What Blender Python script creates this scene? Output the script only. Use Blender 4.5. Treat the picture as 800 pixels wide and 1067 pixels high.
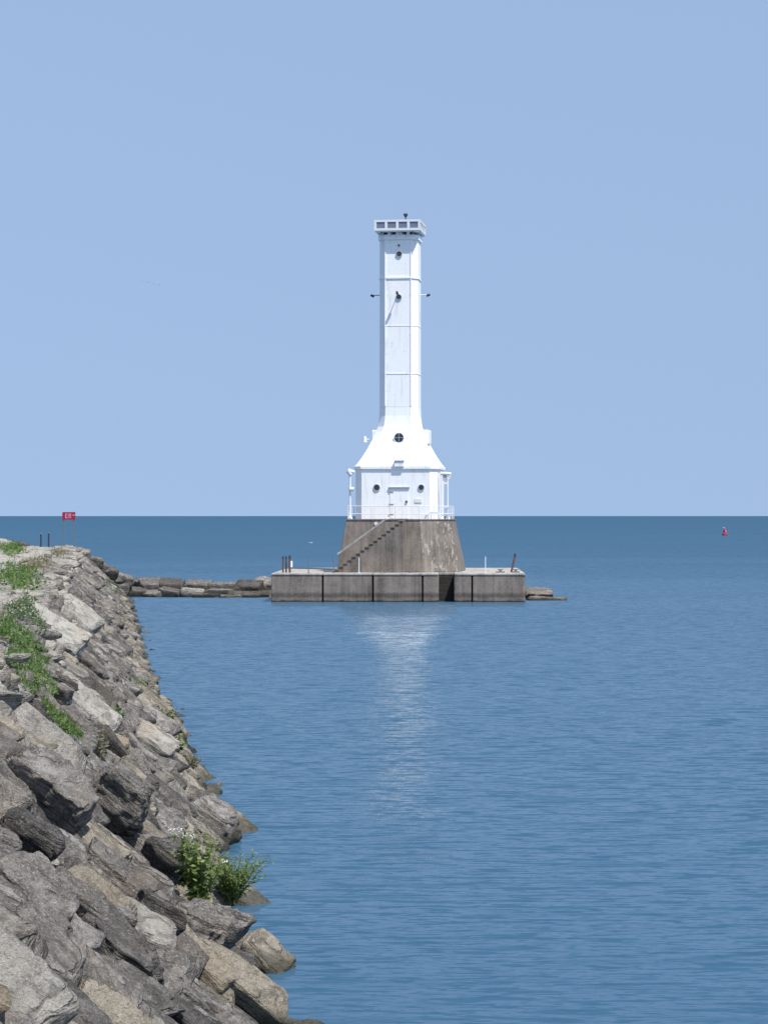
import bpy, math, random
import numpy as np
from mathutils import Vector, Matrix, Euler
R = math.radians
# ------------------------------------------------------------------ scene, camera, light
for o in list(bpy.data.objects): bpy.data.objects.remove(o)
S = bpy.context.scene
COL = S.collection
F = 2400.0          # focal length in photo pixels (photo 800 x 1067)
H0 = 5.5            # eye height above the lake
YH = 537.3          # horizon row
cam = bpy.data.cameras.new('camera'); camo = bpy.data.objects.new('camera', cam); COL.objects.link(camo)
cam.sensor_fit = 'VERTICAL'; cam.sensor_height = 36; cam.sensor_width = 27
cam.lens = F/1067*36
cam.shift_y = (YH-533.5)/1067
cam.clip_start = 0.5; cam.clip_end = 60000
camo.location = (0, 0, H0); camo.rotation_euler = (R(90), 0, 0)
S.camera = camo

SUN_EL, SUN_AZ = 62.0, 42.0      # azimuth: degrees to the right of straight behind the camera
sd = Vector((math.sin(R(SUN_AZ))*math.cos(R(SUN_EL)), -math.cos(R(SUN_AZ))*math.cos(R(SUN_EL)), math.sin(R(SUN_EL))))
W = bpy.data.worlds.new('World'); S.world = W; W.use_nodes = True
nt = W.node_tree; nt.nodes.clear()
sky = nt.nodes.new('ShaderNodeTexSky'); sky.sky_type = 'NISHITA'; sky.sun_disc = False
sky.sun_elevation = R(SUN_EL); sky.sun_rotation = R(180-SUN_AZ)
sky.altitude = 0; sky.air_density = 1.0; sky.dust_density = 1.0; sky.ozone_density = 3.0
# hazy-blue summer sky: the blue of the mid sky reaches down to the horizon
tcw = nt.nodes.new('ShaderNodeTexCoord'); mpw = nt.nodes.new('ShaderNodeMapping'); mpw.vector_type = 'POINT'
mpw.inputs['Scale'].default_value = (1, 1, .12); mpw.inputs['Location'].default_value = (0, 0, .205)
nt.links.new(tcw.outputs['Generated'], mpw.inputs[0]); nt.links.new(mpw.outputs[0], sky.inputs[0])
tint = nt.nodes.new('ShaderNodeMixRGB'); tint.blend_type = 'MULTIPLY'; tint.inputs[0].default_value = 1
tint.inputs[2].default_value = (1.02, .915, .89, 1)
bg = nt.nodes.new('ShaderNodeBackground'); bg.inputs[1].default_value = 0.135
wo = nt.nodes.new('ShaderNodeOutputWorld')
nt.links.new(sky.outputs[0], tint.inputs[1]); nt.links.new(tint.outputs[0], bg.inputs[0]); nt.links.new(bg.outputs[0], wo.inputs[0])
sl = bpy.data.lights.new('sun', 'SUN'); sl.energy = 4.4; sl.angle = R(0.5); sl.color = (1, .955, .89)
so = bpy.data.objects.new('sun', sl); COL.objects.link(so)
so.rotation_euler = (-sd).to_track_quat('-Z', 'Y').to_euler(); so.location = (30, -30, 60)
S.view_settings.view_transform = 'Standard'; S.view_settings.look = 'None'
S.view_settings.gamma = 1; S.view_settings.use_curve_mapping = False
S.view_settings.exposure = 0.35
S.render.engine = 'CYCLES'
S.cycles.max_bounces = 6

# ------------------------------------------------------------------ materials
def mat(name, base, rough=.8, spec=.3, metal=0):
    m = bpy.data.materials.new(name); m.use_nodes = True
    b = m.node_tree.nodes['Principled BSDF']
    b.inputs['Base Color'].default_value = (*base, 1); b.inputs['Roughness'].default_value = rough
    b.inputs['Specular IOR Level'].default_value = spec; b.inputs['Metallic'].default_value = metal
    return m
class NB:
    def __init__(s, m): s.t = m.node_tree; s.b = s.t.nodes['Principled BSDF']
    def n(s, ty, **k):
        x = s.t.nodes.new(ty)
        for a, v in k.items(): setattr(x, a, v)
        return x
    def l(s, a, b): s.t.links.new(a, b)
    def coord(s, scale=(1,1,1), kind='Object', rot=(0,0,0)):
        c = s.n('ShaderNodeTexCoord'); mp = s.n('ShaderNodeMapping'); s.l(c.outputs[kind], mp.inputs[0])
        mp.inputs['Scale'].default_value = scale; mp.inputs['Rotation'].default_value = rot
        return mp.outputs[0]
    def noise(s, vec, sc, det=4, ro=.55, dist=0):
        x = s.n('ShaderNodeTexNoise'); s.l(vec, x.inputs['Vector']); x.inputs['Scale'].default_value = sc
        x.inputs['Detail'].default_value = det; x.inputs['Roughness'].default_value = ro; x.inputs['Distortion'].default_value = dist
        return x.outputs['Fac']
    def ramp(s, fac, stops):
        x = s.n('ShaderNodeValToRGB'); s.l(fac, x.inputs[0]); e = x.color_ramp.elements
        while len(e) < len(stops): e.new(.5)
        for i, (p, c) in enumerate(stops):
            e[i].position = p; e[i].color = (*c, 1) if len(c) == 3 else c
        return x.outputs[0]
    def mix(s, f, a, b, mode='MIX'):
        x = s.n('ShaderNodeMixRGB', blend_type=mode)
        for i, v in ((0, f), (1, a), (2, b)):
            if isinstance(v, (int, float)): x.inputs[i].default_value = v
            elif isinstance(v, tuple): x.inputs[i].default_value = (*v, 1)
            else: s.l(v, x.inputs[i])
        return x.outputs[0]
    def math(s, op, a, b=0.0, clamp=False):
        x = s.n('ShaderNodeMath', operation=op, use_clamp=clamp)
        for i, v in ((0, a), (1, b)):
            if isinstance(v, (int, float)): x.inputs[i].default_value = v
            else: s.l(v, x.inputs[i])
        return x.outputs[0]
    def bump(s, h, dist, strength=1, nrm=None):
        x = s.n('ShaderNodeBump'); s.l(h, x.inputs['Height']); x.inputs['Distance'].default_value = dist
        x.inputs['Strength'].default_value = strength
        if nrm is not None: s.l(nrm, x.inputs['Normal'])
        s.l(x.outputs[0], s.b.inputs['Normal']); return x.outputs[0]
g3 = lambda v: (v, v, v)

def rock_mat(name, lo, mid, hi, spot=.45, tanw=0.0):
    m = mat(name, mid, .92, .15); q = NB(m)
    inf = q.n('ShaderNodeObjectInfo'); geo = q.n('ShaderNodeNewGeometry')
    rnd = q.math('FRACT', q.math('ADD', inf.outputs['Random'], geo.outputs['Random Per Island']))
    c = q.n('ShaderNodeTexCoord')
    off = q.n('ShaderNodeVectorMath', operation='ADD'); q.l(c.outputs['Object'], off.inputs[0])
    sc = q.n('ShaderNodeVectorMath', operation='SCALE'); q.l(geo.outputs['Position'], off.inputs[0])
    # object coordinates for the bedding, world position for weathering
    mp = q.n('ShaderNodeMapping'); q.l(c.outputs['Object'], mp.inputs[0]); mp.inputs['Scale'].default_value = (.6, .9, 7)
    bed = q.noise(mp.outputs[0], 2.4, 5, .6, .35)
    big = q.noise(geo.outputs['Position'], 1.7, 4, .6)
    fine = q.noise(geo.outputs['Position'], 16, 6, .7)
    speck = q.noise(geo.outputs['Position'], 46, 3, .7)
    v = q.math('ADD', q.math('MULTIPLY', bed, .35), q.math('ADD', q.math('MULTIPLY', big, .35), q.math('MULTIPLY', fine, .3)))
    v = q.math('ADD', v, q.math('MULTIPLY', q.math('SUBTRACT', rnd, .5), .16))
    col = q.ramp(v, [(.36, lo), (.49, mid), (.62, hi)])
    # dark lichen / dirt blotches
    bl = q.ramp(q.noise(geo.outputs['Position'], 4.5, 6, .75), [(spot, g3(1)), (spot+.10, g3(0))])
    col = q.mix(q.math('MULTIPLY', bl, .48), col, tuple(x*.42 for x in lo))
    sp = q.ramp(speck, [(.56, g3(0)), (.66, g3(1))])
    col = q.mix(q.math('MULTIPLY', sp, .5), col, tuple(min(.7, x*1.5) for x in hi))
    pit = q.ramp(speck, [(.33, g3(1)), (.42, g3(0))])
    col = q.mix(q.math('MULTIPLY', pit, .6), col, tuple(x*.35 for x in lo))
    mpc = q.n('ShaderNodeMapping'); q.l(c.outputs['Object'], mpc.inputs[0]); mpc.inputs['Scale'].default_value = (.55, .8, 10)
    bn = q.noise(mpc.outputs[0], 1.6, 3, .55, .5)
    line = q.ramp(bn, [(.455, g3(0)), (.485, g3(1)), (.50, g3(1)), (.53, g3(0))])
    crk = q.math('MULTIPLY', line, q.ramp(big, [(.42, g3(0)), (.55, g3(1))]))
    col = q.mix(q.math('MULTIPLY', crk, .5), col, tuple(x*.35 for x in lo))
    # warm iron stain
    st = q.ramp(q.noise(geo.outputs['Position'], .9, 3, .6), [(.52, g3(0)), (.66, g3(1))])
    col = q.mix(q.math('MULTIPLY', st, .30), col, (mid[0]*1.15, mid[1]*.95, mid[2]*.72))
    # wet, algae-dark band at the water line
    sep = q.n('ShaderNodeSeparateXYZ'); q.l(geo.outputs['Position'], sep.inputs[0])
    zz = q.math('ADD', sep.outputs[2], q.math('MULTIPLY', q.math('SUBTRACT', big, .5), .5))
    wet = q.ramp(zz, [(.06, g3(1)), (.30, g3(0))])
    col = q.mix(q.math('MULTIPLY', wet, .75), col, (.034,.036,.022))
    q.l(col, q.b.inputs['Base Color'])
    hgt = q.math('ADD', q.math('SUBTRACT', q.math('MULTIPLY', bed, 1.3), q.math('MULTIPLY', crk, .35)), q.math('ADD', q.math('MULTIPLY', fine, .8), q.math('MULTIPLY', speck, .28)))
    q.bump(hgt, .11, 1.0)
    return m
ROCKX = 0
ROCK = {
 'grey':  rock_mat('limestone_grey', (.15,.136,.12), (.285,.262,.234), (.43,.40,.36)),
 'dark':  rock_mat('limestone_dark', (.085,.078,.071), (.18,.166,.15), (.31,.29,.262), .47),
 'pale':  rock_mat('limestone_pale', (.26,.235,.20), (.43,.40,.345), (.56,.53,.46), .38),
 'tan':   rock_mat('limestone_tan', (.19,.165,.125), (.34,.30,.235), (.46,.41,.33), .40),
}
M = {}
M['old_block'] = rock_mat('old_block_stone', (.07,.065,.06), (.155,.143,.13), (.25,.232,.21))
def concrete(name, base, stain=.5, blotch=False):
    m = mat(name, base, .9, .2); q = NB(m)
    geo = q.n('ShaderNodeNewGeometry'); P = geo.outputs['Position']
    v1 = q.noise(P, .8, 5, .65); v2 = q.noise(P, 9, 5, .7)
    mp = q.n('ShaderNodeMapping'); q.l(P, mp.inputs[0]); mp.inputs['Scale'].default_value = (3.2, 3.2, .22)
    run = q.noise(mp.outputs[0], 1, 4, .6)
    v = q.math('ADD', q.math('MULTIPLY', v1, .4), q.math('ADD', q.math('MULTIPLY', v2, .25), q.math('MULTIPLY', run, .35)))
    col = q.ramp(v, [(.39, tuple(x*.55 for x in base)), (.5, base), (.60, tuple(min(.75, x*1.32) for x in base))])
    sep = q.n('ShaderNodeSeparateXYZ'); q.l(P, sep.inputs[0]); zz = q.math('ADD', sep.outputs[2], q.math('MULTIPLY', q.math('SUBTRACT', v1, .5), .25))
    wet = q.ramp(zz, [(.0, (.055,.052,.04)), (.10, (.24,.225,.19)), (.26, (.20,.185,.16)), (.36, (.065,.06,.052)), (.62, (1,1,1))])
    col = q.mix(1.0, col, wet, 'MULTIPLY') if stain > .9 else col
    if blotch:
        mp2 = q.n('ShaderNodeMapping'); q.l(P, mp2.inputs[0]); mp2.inputs['Scale'].default_value = (2.6, 2.6, 1.1)
        b = q.ramp(q.noise(mp2.outputs[0], 1.5, 5, .62, .6), [(.55, g3(0)), (.60, g3(1))])
        col = q.mix(q.math('MULTIPLY', b, .55), col, (.48,.45,.40))
    q.l(col, q.b.inputs['Base Color'])
    q.bump(q.math('ADD', v2, v1), .03, .7)
    return m
M['conc'] = concrete('concrete_wall', (.195,.168,.144))
M['conc_wall'] = concrete('concrete_pier_wall', (.215,.186,.158))
M['conc_blotch'] = concrete('concrete_spalled', (.20,.175,.15), blotch=True)
M['conc_pale'] = concrete('concrete_deck', (.36,.335,.30))
M['conc_step'] = concrete('concrete_shaded_step', (.038,.036,.031))  # step concrete darkened so its colour carries the shade of the recess
M['conc_dark'] = concrete('concrete_joint', (.035,.032,.03))
def pier_wall_mat():
    m = M['conc_wall']; q = NB(m)
    # tidal bands: multiply the existing colour by a world-height mask
    lk = q.b.inputs['Base Color'].links[0].from_socket
    geo = q.n('ShaderNodeNewGeometry'); sep = q.n('ShaderNodeSeparateXYZ'); q.l(geo.outputs['Position'], sep.inputs[0])
    n1 = q.noise(geo.outputs['Position'], 1.3, 4, .6)
    zz = q.math('ADD', sep.outputs[2], q.math('MULTIPLY', q.math('SUBTRACT', n1, .5), .22))
    mk = q.ramp(zz, [(.06, g3(.22)), (.12, g3(.85)), (.26, g3(.80)), (.34, g3(.50)), (.50, g3(.55)), (.66, g3(1.0))])
    col = q.mix(1.0, lk, mk, 'MULTIPLY'); q.l(col, q.b.inputs['Base Color'])
pier_wall_mat()
def white_paint():
    m = mat('white_paint', (.88,.88,.87), .55, .35); q = NB(m)
    geo = q.n('ShaderNodeNewGeometry'); P = geo.outputs['Position']
    mp = q.n('ShaderNodeMapping'); q.l(P, mp.inputs[0]); mp.inputs['Scale'].default_value = (4, 4, .45)
    run = q.noise(mp.outputs[0], 1.2, 5, .65)
    pt = q.noise(P, 3.2, 5, .7)
    col = q.ramp(run, [(.30, (.76,.75,.72)), (.46, (.90,.90,.89))])
    rs = q.ramp(pt, [(.60, g3(0)), (.70, g3(1))])
    col = q.mix(q.math('MULTIPLY', rs, .38), col, (.50,.42,.34))
    q.l(col, q.b.inputs['Base Color']); q.bump(pt, .012, .5)
    return m
M['white'] = white_paint()
M['grey_paint'] = mat('grey_paint', (.42,.43,.44), .6)
M['glass'] = mat('dark_glass', (.03,.035,.045), .15, .6)
M['pane'] = mat('slate_panel', (.17,.195,.26), .4, .5)
M['dark_metal'] = mat('dark_metal', (.035,.04,.055), .55, .4)
M['steel'] = mat('weathered_steel', (.16,.16,.165), .6, .4)
M['rail_white'] = mat('rail_white', (.74,.75,.76), .5)
M['hinge'] = mat('rusty_grey', (.28,.26,.25), .7)
M['red'] = mat('red_sign', (.30,.015,.05), .5)
M['red_buoy'] = mat('buoy_red', (.33,.03,.06), .5)
M['sign_white'] = mat('sign_white', (.55,.30,.38), .5)
M['bird_white'] = mat('bird_white', (.8,.8,.8), .7)
M['bird_dark'] = mat('bird_dark', (.10,.11,.13), .8)
def timber():
    m = mat('weathered_timber', (.10,.06,.05), .9); q = NB(m)
    n = q.noise(q.coord((8,8,.8)), 3, 4); q.l(q.ramp(n, [(.3,(.06,.035,.035)),(.7,(.19,.12,.105))]), q.b.inputs['Base Color']); return m
M['timber'] = timber()
def leaf(name, a, b, c):
    m = mat(name, b, .55, .35); q = NB(m)
    geo = q.n('ShaderNodeNewGeometry')
    n = q.math('ADD', q.math('MULTIPLY', geo.outputs['Random Per Island'], .7), q.math('MULTIPLY', q.noise(geo.outputs['Position'], 3, 3), .3))
    q.l(q.ramp(n, [(.1,a),(.5,b),(.9,c)]), q.b.inputs['Base Color'])
    # leaves let some light through
    out = [x for x in q.t.nodes if x.type == 'OUTPUT_MATERIAL'][0]
    tr = q.n('ShaderNodeBsdfTranslucent'); tr.inputs[0].default_value = (b[0]*1.6, b[1]*1.7, b[2], 1)
    mx = q.n('ShaderNodeMixShader'); mx.inputs[0].default_value = .3
    q.l(q.b.outputs[0], mx.inputs[1]); q.l(tr.outputs[0], mx.inputs[2]); q.l(mx.outputs[0], out.inputs[0])
    return m
M['leaf'] = leaf('leaf_green', (.018,.042,.008), (.06,.115,.018), (.15,.21,.05))
M['leaf_dark'] = leaf('leaf_dark', (.02,.045,.012), (.045,.08,.02), (.08,.12,.035))
M['leaf_dry'] = leaf('leaf_dry', (.09,.075,.04), (.15,.13,.07), (.22,.19,.11))
M['leaf_grey'] = leaf('leaf_silver', (.05,.085,.02), (.13,.18,.045), (.26,.30,.11))
M['flower'] = mat('flower_white', (.75,.72,.66), .7)
M['stem'] = mat('stem', (.10,.12,.05), .8)
def ground_mat():
    m = mat('rubble_soil', (.10,.09,.075), .95, .1); q = NB(m)
    geo = q.n('ShaderNodeNewGeometry'); P = geo.outputs['Position']
    q.l(q.ramp(q.noise(P, 5, 6, .7), [(.3,(.04,.036,.03)),(.5,(.10,.09,.074)),(.7,(.20,.185,.155))]), q.b.inputs['Base Color'])
    q.bump(q.noise(P, 9, 6, .7), .12); return m
M['ground'] = ground_mat()
def water_mat():
    m = mat('lake_water', (.035,.091,.152), .04, .5); q = NB(m)
    q.b.inputs['IOR'].default_value = 1.333
    geo = q.n('ShaderNodeNewGeometry'); P = geo.outputs['Position']
    def vec(op, a, b=None, sc=None):
        x = q.n('ShaderNodeVectorMath', operation=op)
        for k, v in ((0, a), (1, b)):
            if v is None: continue
            if isinstance(v, tuple): x.inputs[k].default_value = v
            else: q.l(v, x.inputs[k])
        if sc is not None:
            if isinstance(sc, float): x.inputs['Scale'].default_value = sc
            else: q.l(sc, x.inputs['Scale'])
        return x.outputs[0]
    # facet slopes of each wave band, taken straight from noise (x and y slope)
    def band(sx, sy, rz, ampx, ampy, det=2):
        mp = q.n('ShaderNodeMapping'); q.l(P, mp.inputs[0]); mp.inputs['Scale'].default_value = (sx, sy, 1); mp.inputs['Rotation'].default_value = (0,0,R(rz))
        x = q.n('ShaderNodeTexNoise'); q.l(mp.outputs[0], x.inputs['Vector']); x.inputs['Scale'].default_value = 1; x.inputs['Detail'].default_value = det
        return vec('MULTIPLY', vec('SUBTRACT', x.outputs['Color'], (.5,.5,.5)), (ampx, ampy, 0))
    A = [band(*a) for a in WAVES]
    t = A[0]
    for a in A[1:]: t = vec('ADD', t, a)
    mp = q.n('ShaderNodeMapping'); q.l(P, mp.inputs[0]); mp.inputs['Scale'].default_value = (.010, .030, 1); mp.inputs['Rotation'].default_value = (0,0,R(4))
    gust = q.ramp(q.noise(mp.outputs[0], 1, 5, .6), [(.35, g3(.72)), (.65, g3(1.2))])
    gm = q.n('ShaderNodeSeparateXYZ'); q.l(gust, gm.inputs[0])
    # short steep faces of the wavelets, scattered: these show as thin darker dashes
    for (sx_, sy_, rz_, lo_, hi_, amp_) in STEEP:
        mp = q.n('ShaderNodeMapping'); q.l(P, mp.inputs[0]); mp.inputs['Scale'].default_value = (sx_, sy_, 1); mp.inputs['Rotation'].default_value = (0,0,R(rz_))
        f = q.ramp(q.noise(mp.outputs[0], 1, 2, .5), [(lo_, g3(0)), (hi_, g3(1))])
        t = vec('ADD', t, vec('MULTIPLY', f, (0, -amp_, 0)))
    # sheltered water inside the breakwater, rougher open lake beyond the pier
    sy = q.n('ShaderNodeSeparateXYZ'); q.l(P, sy.inputs[0])
    edge = q.math('ADD', sy.outputs[1], q.math('MULTIPLY', q.math('SUBTRACT', gm.outputs[0], .95), 120))
    mr = q.n('ShaderNodeMapRange', interpolation_type='SMOOTHSTEP'); q.l(edge, mr.inputs[0]); mr.inputs[1].default_value = 135; mr.inputs[2].default_value = 330
    open_ = mr.outputs[0]
    t = vec('SCALE', t, sc=q.math('MULTIPLY', gm.outputs[0], q.math('ADD', q.math('MULTIPLY', open_, .8), 1.0)))
    # seen at a grazing angle the facets that lean towards the eye hide the others
    si = q.n('ShaderNodeSeparateXYZ'); q.l(geo.outputs['Incoming'], si.inputs[0])
    ih = vec('NORMALIZE', vec('MULTIPLY', geo.outputs['Incoming'], (1,1,0)))
    dt = q.n('ShaderNodeVectorMath', operation='DOT_PRODUCT'); q.l(t, dt.inputs[0]); q.l(ih, dt.inputs[1])
    cut = q.math('SUBTRACT', q.math('MAXIMUM', dt.outputs['Value'], 0.0), dt.outputs['Value'])
    t = vec('ADD', t, vec('SCALE', ih, sc=cut))
    lean = q.math('DIVIDE', q.math('ADD', q.math('MULTIPLY', open_, WOPEN), WLEAN), q.math('ADD', q.math('ABSOLUTE', si.outputs[2]), .02))
    t = vec('ADD', t, vec('SCALE', vec('MULTIPLY', geo.outputs['Incoming'], (1,1,0)), sc=lean))
    t = vec('ADD', t, (0,0,1))
    q.l(vec('NORMALIZE', t), q.b.inputs['Normal'])
    return m
STEEP = [(.35,1.5,4,.57,.70,.14), (.9,4.2,5,.56,.62,.46), (1.8,9,-4,.56,.61,.60), (5,20,6,.57,.63,.42)]
WOPEN = .003
WLEAN = .0055
WAVES = [(.22,.75,5,.04,.05,2), (.9,3.4,-5,.14,.10,2), (2.2,9,5,.28,.14,3), (6,22,-8,.32,.18,2)]
M['water'] = water_mat()

# ------------------------------------------------------------------ helpers
class MB:
    def __init__(s): s.v = []; s.f = []
    def add(s, vs, fs):
        k = len(s.v); s.v += [tuple(v) for v in vs]; s.f += [tuple(i+k for i in f) for f in fs]; return s
    def box(s, x0, x1, y0, y1, z0, z1):
        vs = [(x,y,z) for z in (z0,z1) for y in (y0,y1) for x in (x0,x1)]
        return s.add(vs, [(0,2,3,1),(4,5,7,6),(0,1,5,4),(2,6,7,3),(0,4,6,2),(1,3,7,5)])
    def tube(s, p, q, r, r2=None, n=10):
        p = Vector(p); q = Vector(q); d = (q-p).normalized(); r2 = r if r2 is None else r2
        a = d.orthogonal().normalized(); b = d.cross(a); vs = []
        for c, rr in ((p, r), (q, r2)):
            for i in range(n):
                t = 2*math.pi*i/n; vs.append(c + a*math.cos(t)*rr + b*math.sin(t)*rr)
        fs = [(i, (i+1) % n, n+(i+1) % n, n+i) for i in range(n)] + [tuple(range(n-1,-1,-1)), tuple(range(n, 2*n))]
        return s.add(vs, fs)
    def loft(s, rings, cap=True):
        n = len(rings[0]); vs = [v for r in rings for v in r]; fs = []
        for k in range(len(rings)-1):
            for i in range(n):
                j = (i+1) % n; fs.append((k*n+i, k*n+j, (k+1)*n+j, (k+1)*n+i))
        if cap: fs += [tuple(range(n-1,-1,-1)), tuple(range((len(rings)-1)*n, len(rings)*n))]
        return s.add(vs, fs)
    def ring(s, c, axis, r0, r1, d, n=20):   # flat annular flange extruded along axis
        c = Vector(c); ax = Vector(axis).normalized(); a = ax.orthogonal().normalized(); b = ax.cross(a); vs = []
        for off in (0, d):
            for r in (r0, r1):
                for i in range(n):
                    t = 2*math.pi*i/n; vs.append(c + ax*off + (a*math.cos(t)+b*math.sin(t))*r)
        fs = []
        for i in range(n):
            j = (i+1) % n
            fs += [(i,j,n+j,n+i), (2*n+i,3*n+i,3*n+j,2*n+j), (n+i,n+j,3*n+j,3*n+i), (i,2*n+i,2*n+j,j)]
        return s.add(vs, fs)
    def build(s, name, m, parent=None, bevel=0, smooth=False):
        me = bpy.data.meshes.new(name); me.from_pydata(s.v, [], s.f); me.materials.append(m); me.update()
        o = bpy.data.objects.new(name, me); COL.objects.link(o); o.parent = parent
        import bmesh
        bm = bmesh.new(); bm.from_mesh(me); bmesh.ops.recalc_face_normals(bm, faces=bm.faces)
        bm.to_mesh(me); bm.free()
        if bevel:
            b = o.modifiers.new('bevel', 'BEVEL'); b.width = bevel; b.segments = 2; b.limit_method = 'ANGLE'; b.angle_limit = R(40)
        if smooth:
            for p in me.polygons: p.use_smooth = True
        return o
def tag(o, label=None, cat=None, group=None, kind=None):
    for k, v in (('label',label),('category',cat),('group',group),('kind',kind)):
        if v: o[k] = v
    return o
def empty(name, loc, label, cat, rz=0, group=None):
    o = bpy.data.objects.new(name, None); COL.objects.link(o); o.location = loc; o.rotation_euler = (0,0,rz)
    return tag(o, label, cat, group)
def copy_tree(o, parent=None):
    c = o.copy(); COL.objects.link(c); c.parent = parent
    for ch in [x for x in ALL() if x.parent == o]: copy_tree(ch, c)
    return c
def ALL(): return list(bpy.data.objects)
def px(x, D): return (x-400)/F*D
def pz(y, D): return H0-(y-YH)/F*D

# numpy value noise
_r = np.random.RandomState(5); _T = _r.rand(32768)
def vnoise(p):
    i = np.floor(p).astype(np.int64); f = p-i; f = f*f*(3-2*f); out = 0
    for dx in (0,1):
        for dy in (0,1):
            for dz in (0,1):
                h = ((i[:,0]+dx)*73856093 ^ (i[:,1]+dy)*19349663 ^ (i[:,2]+dz)*83492791) & 32767
                w = (f[:,0] if dx else 1-f[:,0])*(f[:,1] if dy else 1-f[:,1])*(f[:,2] if dz else 1-f[:,2])
                out = out + w*_T[h]
    return out*2-1
def fbm(p, o=3):
    a = 1; s = 0
    for k in range(o): s = s + a*vnoise(p*(2**k)+17.3*k); a *= .5
    return s

_grid = {}
def boxgrid(nx, ny, nz):
    key = (nx,ny,nz)
    if key in _grid: return _grid[key]
    idx = {}; V = []; Fc = []
    def vid(i,j,k):
        t = (i,j,k)
        if t not in idx: idx[t] = len(V); V.append((2*i/nx-1, 2*j/ny-1, 2*k/nz-1))
        return idx[t]
    for i in range(nx):
        for j in range(ny):
            Fc.append((vid(i,j,nz),vid(i+1,j,nz),vid(i+1,j+1,nz),vid(i,j+1,nz)))
            Fc.append((vid(i,j,0),vid(i,j+1,0),vid(i+1,j+1,0),vid(i+1,j,0)))
    for i in range(nx):
        for k in range(nz):
            Fc.append((vid(i,0,k),vid(i+1,0,k),vid(i+1,0,k+1),vid(i,0,k+1)))
            Fc.append((vid(i,ny,k),vid(i,ny,k+1),vid(i+1,ny,k+1),vid(i+1,ny,k)))
    for j in range(ny):
        for k in range(nz):
            Fc.append((vid(0,j,k),vid(0,j,k+1),vid(0,j+1,k+1),vid(0,j+1,k)))
            Fc.append((vid(nx,j,k),vid(nx,j+1,k),vid(nx,j+1,k+1),vid(nx,j,k+1)))
    _grid[key] = (np.array(V), np.array(Fc)); return _grid[key]

def rock_geo(L, Wd, T, seed, res=.08, sharp=26, cuts=6, strata=1.0, rough=1.0, jit=.14):
    """quarried stone: a cut convex block with bedding ledges and a rough skin; L along x, W along y, T along z"""
    rs = np.random.RandomState(seed)
    n = [max(3, min(34, int(round(a/res)))) for a in (L, Wd, T)]
    V, Fc = boxgrid(*n)
    N = []; Dd = []
    for ax in range(3):
        for sg in (-1, 1):
            v = rs.randn(3)*jit; v[ax] = sg; N.append(v); Dd.append(1.0*rs.uniform(.88, 1.0))
    for c in range(cuts):
        v = rs.choice([-1,1], 3)*rs.uniform(.25, 1, 3)
        if rs.rand() < .5: v[rs.randint(3)] *= .1
        N.append(v); Dd.append(np.abs(v).sum()*rs.uniform(.66, .86))
    N = np.array(N); Dd = np.array(Dd)
    q = np.maximum(V@N.T/Dd, 0.0)
    r = (q**sharp).sum(1)**(-1.0/sharp)
    P = V*r[:,None]
    dims = np.array([L, Wd, T])/2
    # bedding ledges: each layer is set in a little differently
    z = P[:,2]*dims[2] + .04*vnoise(P*dims*1.2+seed)
    lt = rs.uniform(.045, .12); k = np.floor(z/lt).astype(int)
    lay = rs.rand(64); s = 1-.10*strata*lay[(k+32) % 64]
    P[:,0] *= s; P[:,1] *= s**1.2
    P = P*dims
    nn = np.stack([fbm(P*2.3+seed*3.1+a*31.7, 3) for a in range(3)], 1)
    n2 = np.stack([fbm(P*7.5+seed*1.7+a*13.1, 2) for a in range(3)], 1)
    sc = min(1.0, T/.5)
    # chipped edges: flat little breaks where two faces meet
    qs = np.sort(np.maximum(P/dims@(N.T)/Dd, 0), axis=1); edge = np.clip((qs[:,-2]/np.maximum(qs[:,-1],1e-6)-.80)/.2, 0, 1)
    cell = np.floor(P/rs.uniform(.10,.18)+.8*np.stack([vnoise(P*4+seed+a*3.3) for a in range(3)],1)).astype(np.int64)
    hc = _T[(cell[:,0]*73856093 ^ cell[:,1]*19349663 ^ cell[:,2]*83492791 ^ seed*7919) & 32767]
    P = P*(1-(.13*edge*np.clip(hc*1.8-.6,0,1)*rough)[:,None])
    n3 = np.abs(np.stack([vnoise(P*15+seed*.7+a*9.1) for a in range(3)], 1))
    P = P + nn*.030*rough*sc + n2*.020*rough*sc - n3*.012*rough*sc
    # a few cracks: push narrow bands in
    for c in range(2):
        d = rs.randn(3)*[1,.6,.3]; d /= np.linalg.norm(d); off = rs.uniform(-.3,.3)*L
        t = P@d-off+.06*vnoise(P*3+seed+c); w = np.exp(-(t/.025)**2)
        P = P*(1-.05*w[:,None]*rough)
    return P, Fc
def np_mesh(name, P, Fc, m, smooth=True):
    me = bpy.data.meshes.new(name); me.vertices.add(len(P)); me.vertices.foreach_set('co', P.astype(np.float32).ravel())
    nf = len(Fc); me.loops.add(nf*4); me.polygons.add(nf)
    me.loops.foreach_set('vertex_index', Fc.astype(np.int32).ravel())
    me.polygons.foreach_set('loop_start', np.arange(0, nf*4, 4, dtype=np.int32))
    me.polygons.foreach_set('loop_total', np.full(nf, 4, dtype=np.int32))
    me.polygons.foreach_set('use_smooth', np.full(nf, smooth, dtype=bool))
    me.materials.append(m); me.update(); me.validate(); return me

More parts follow.
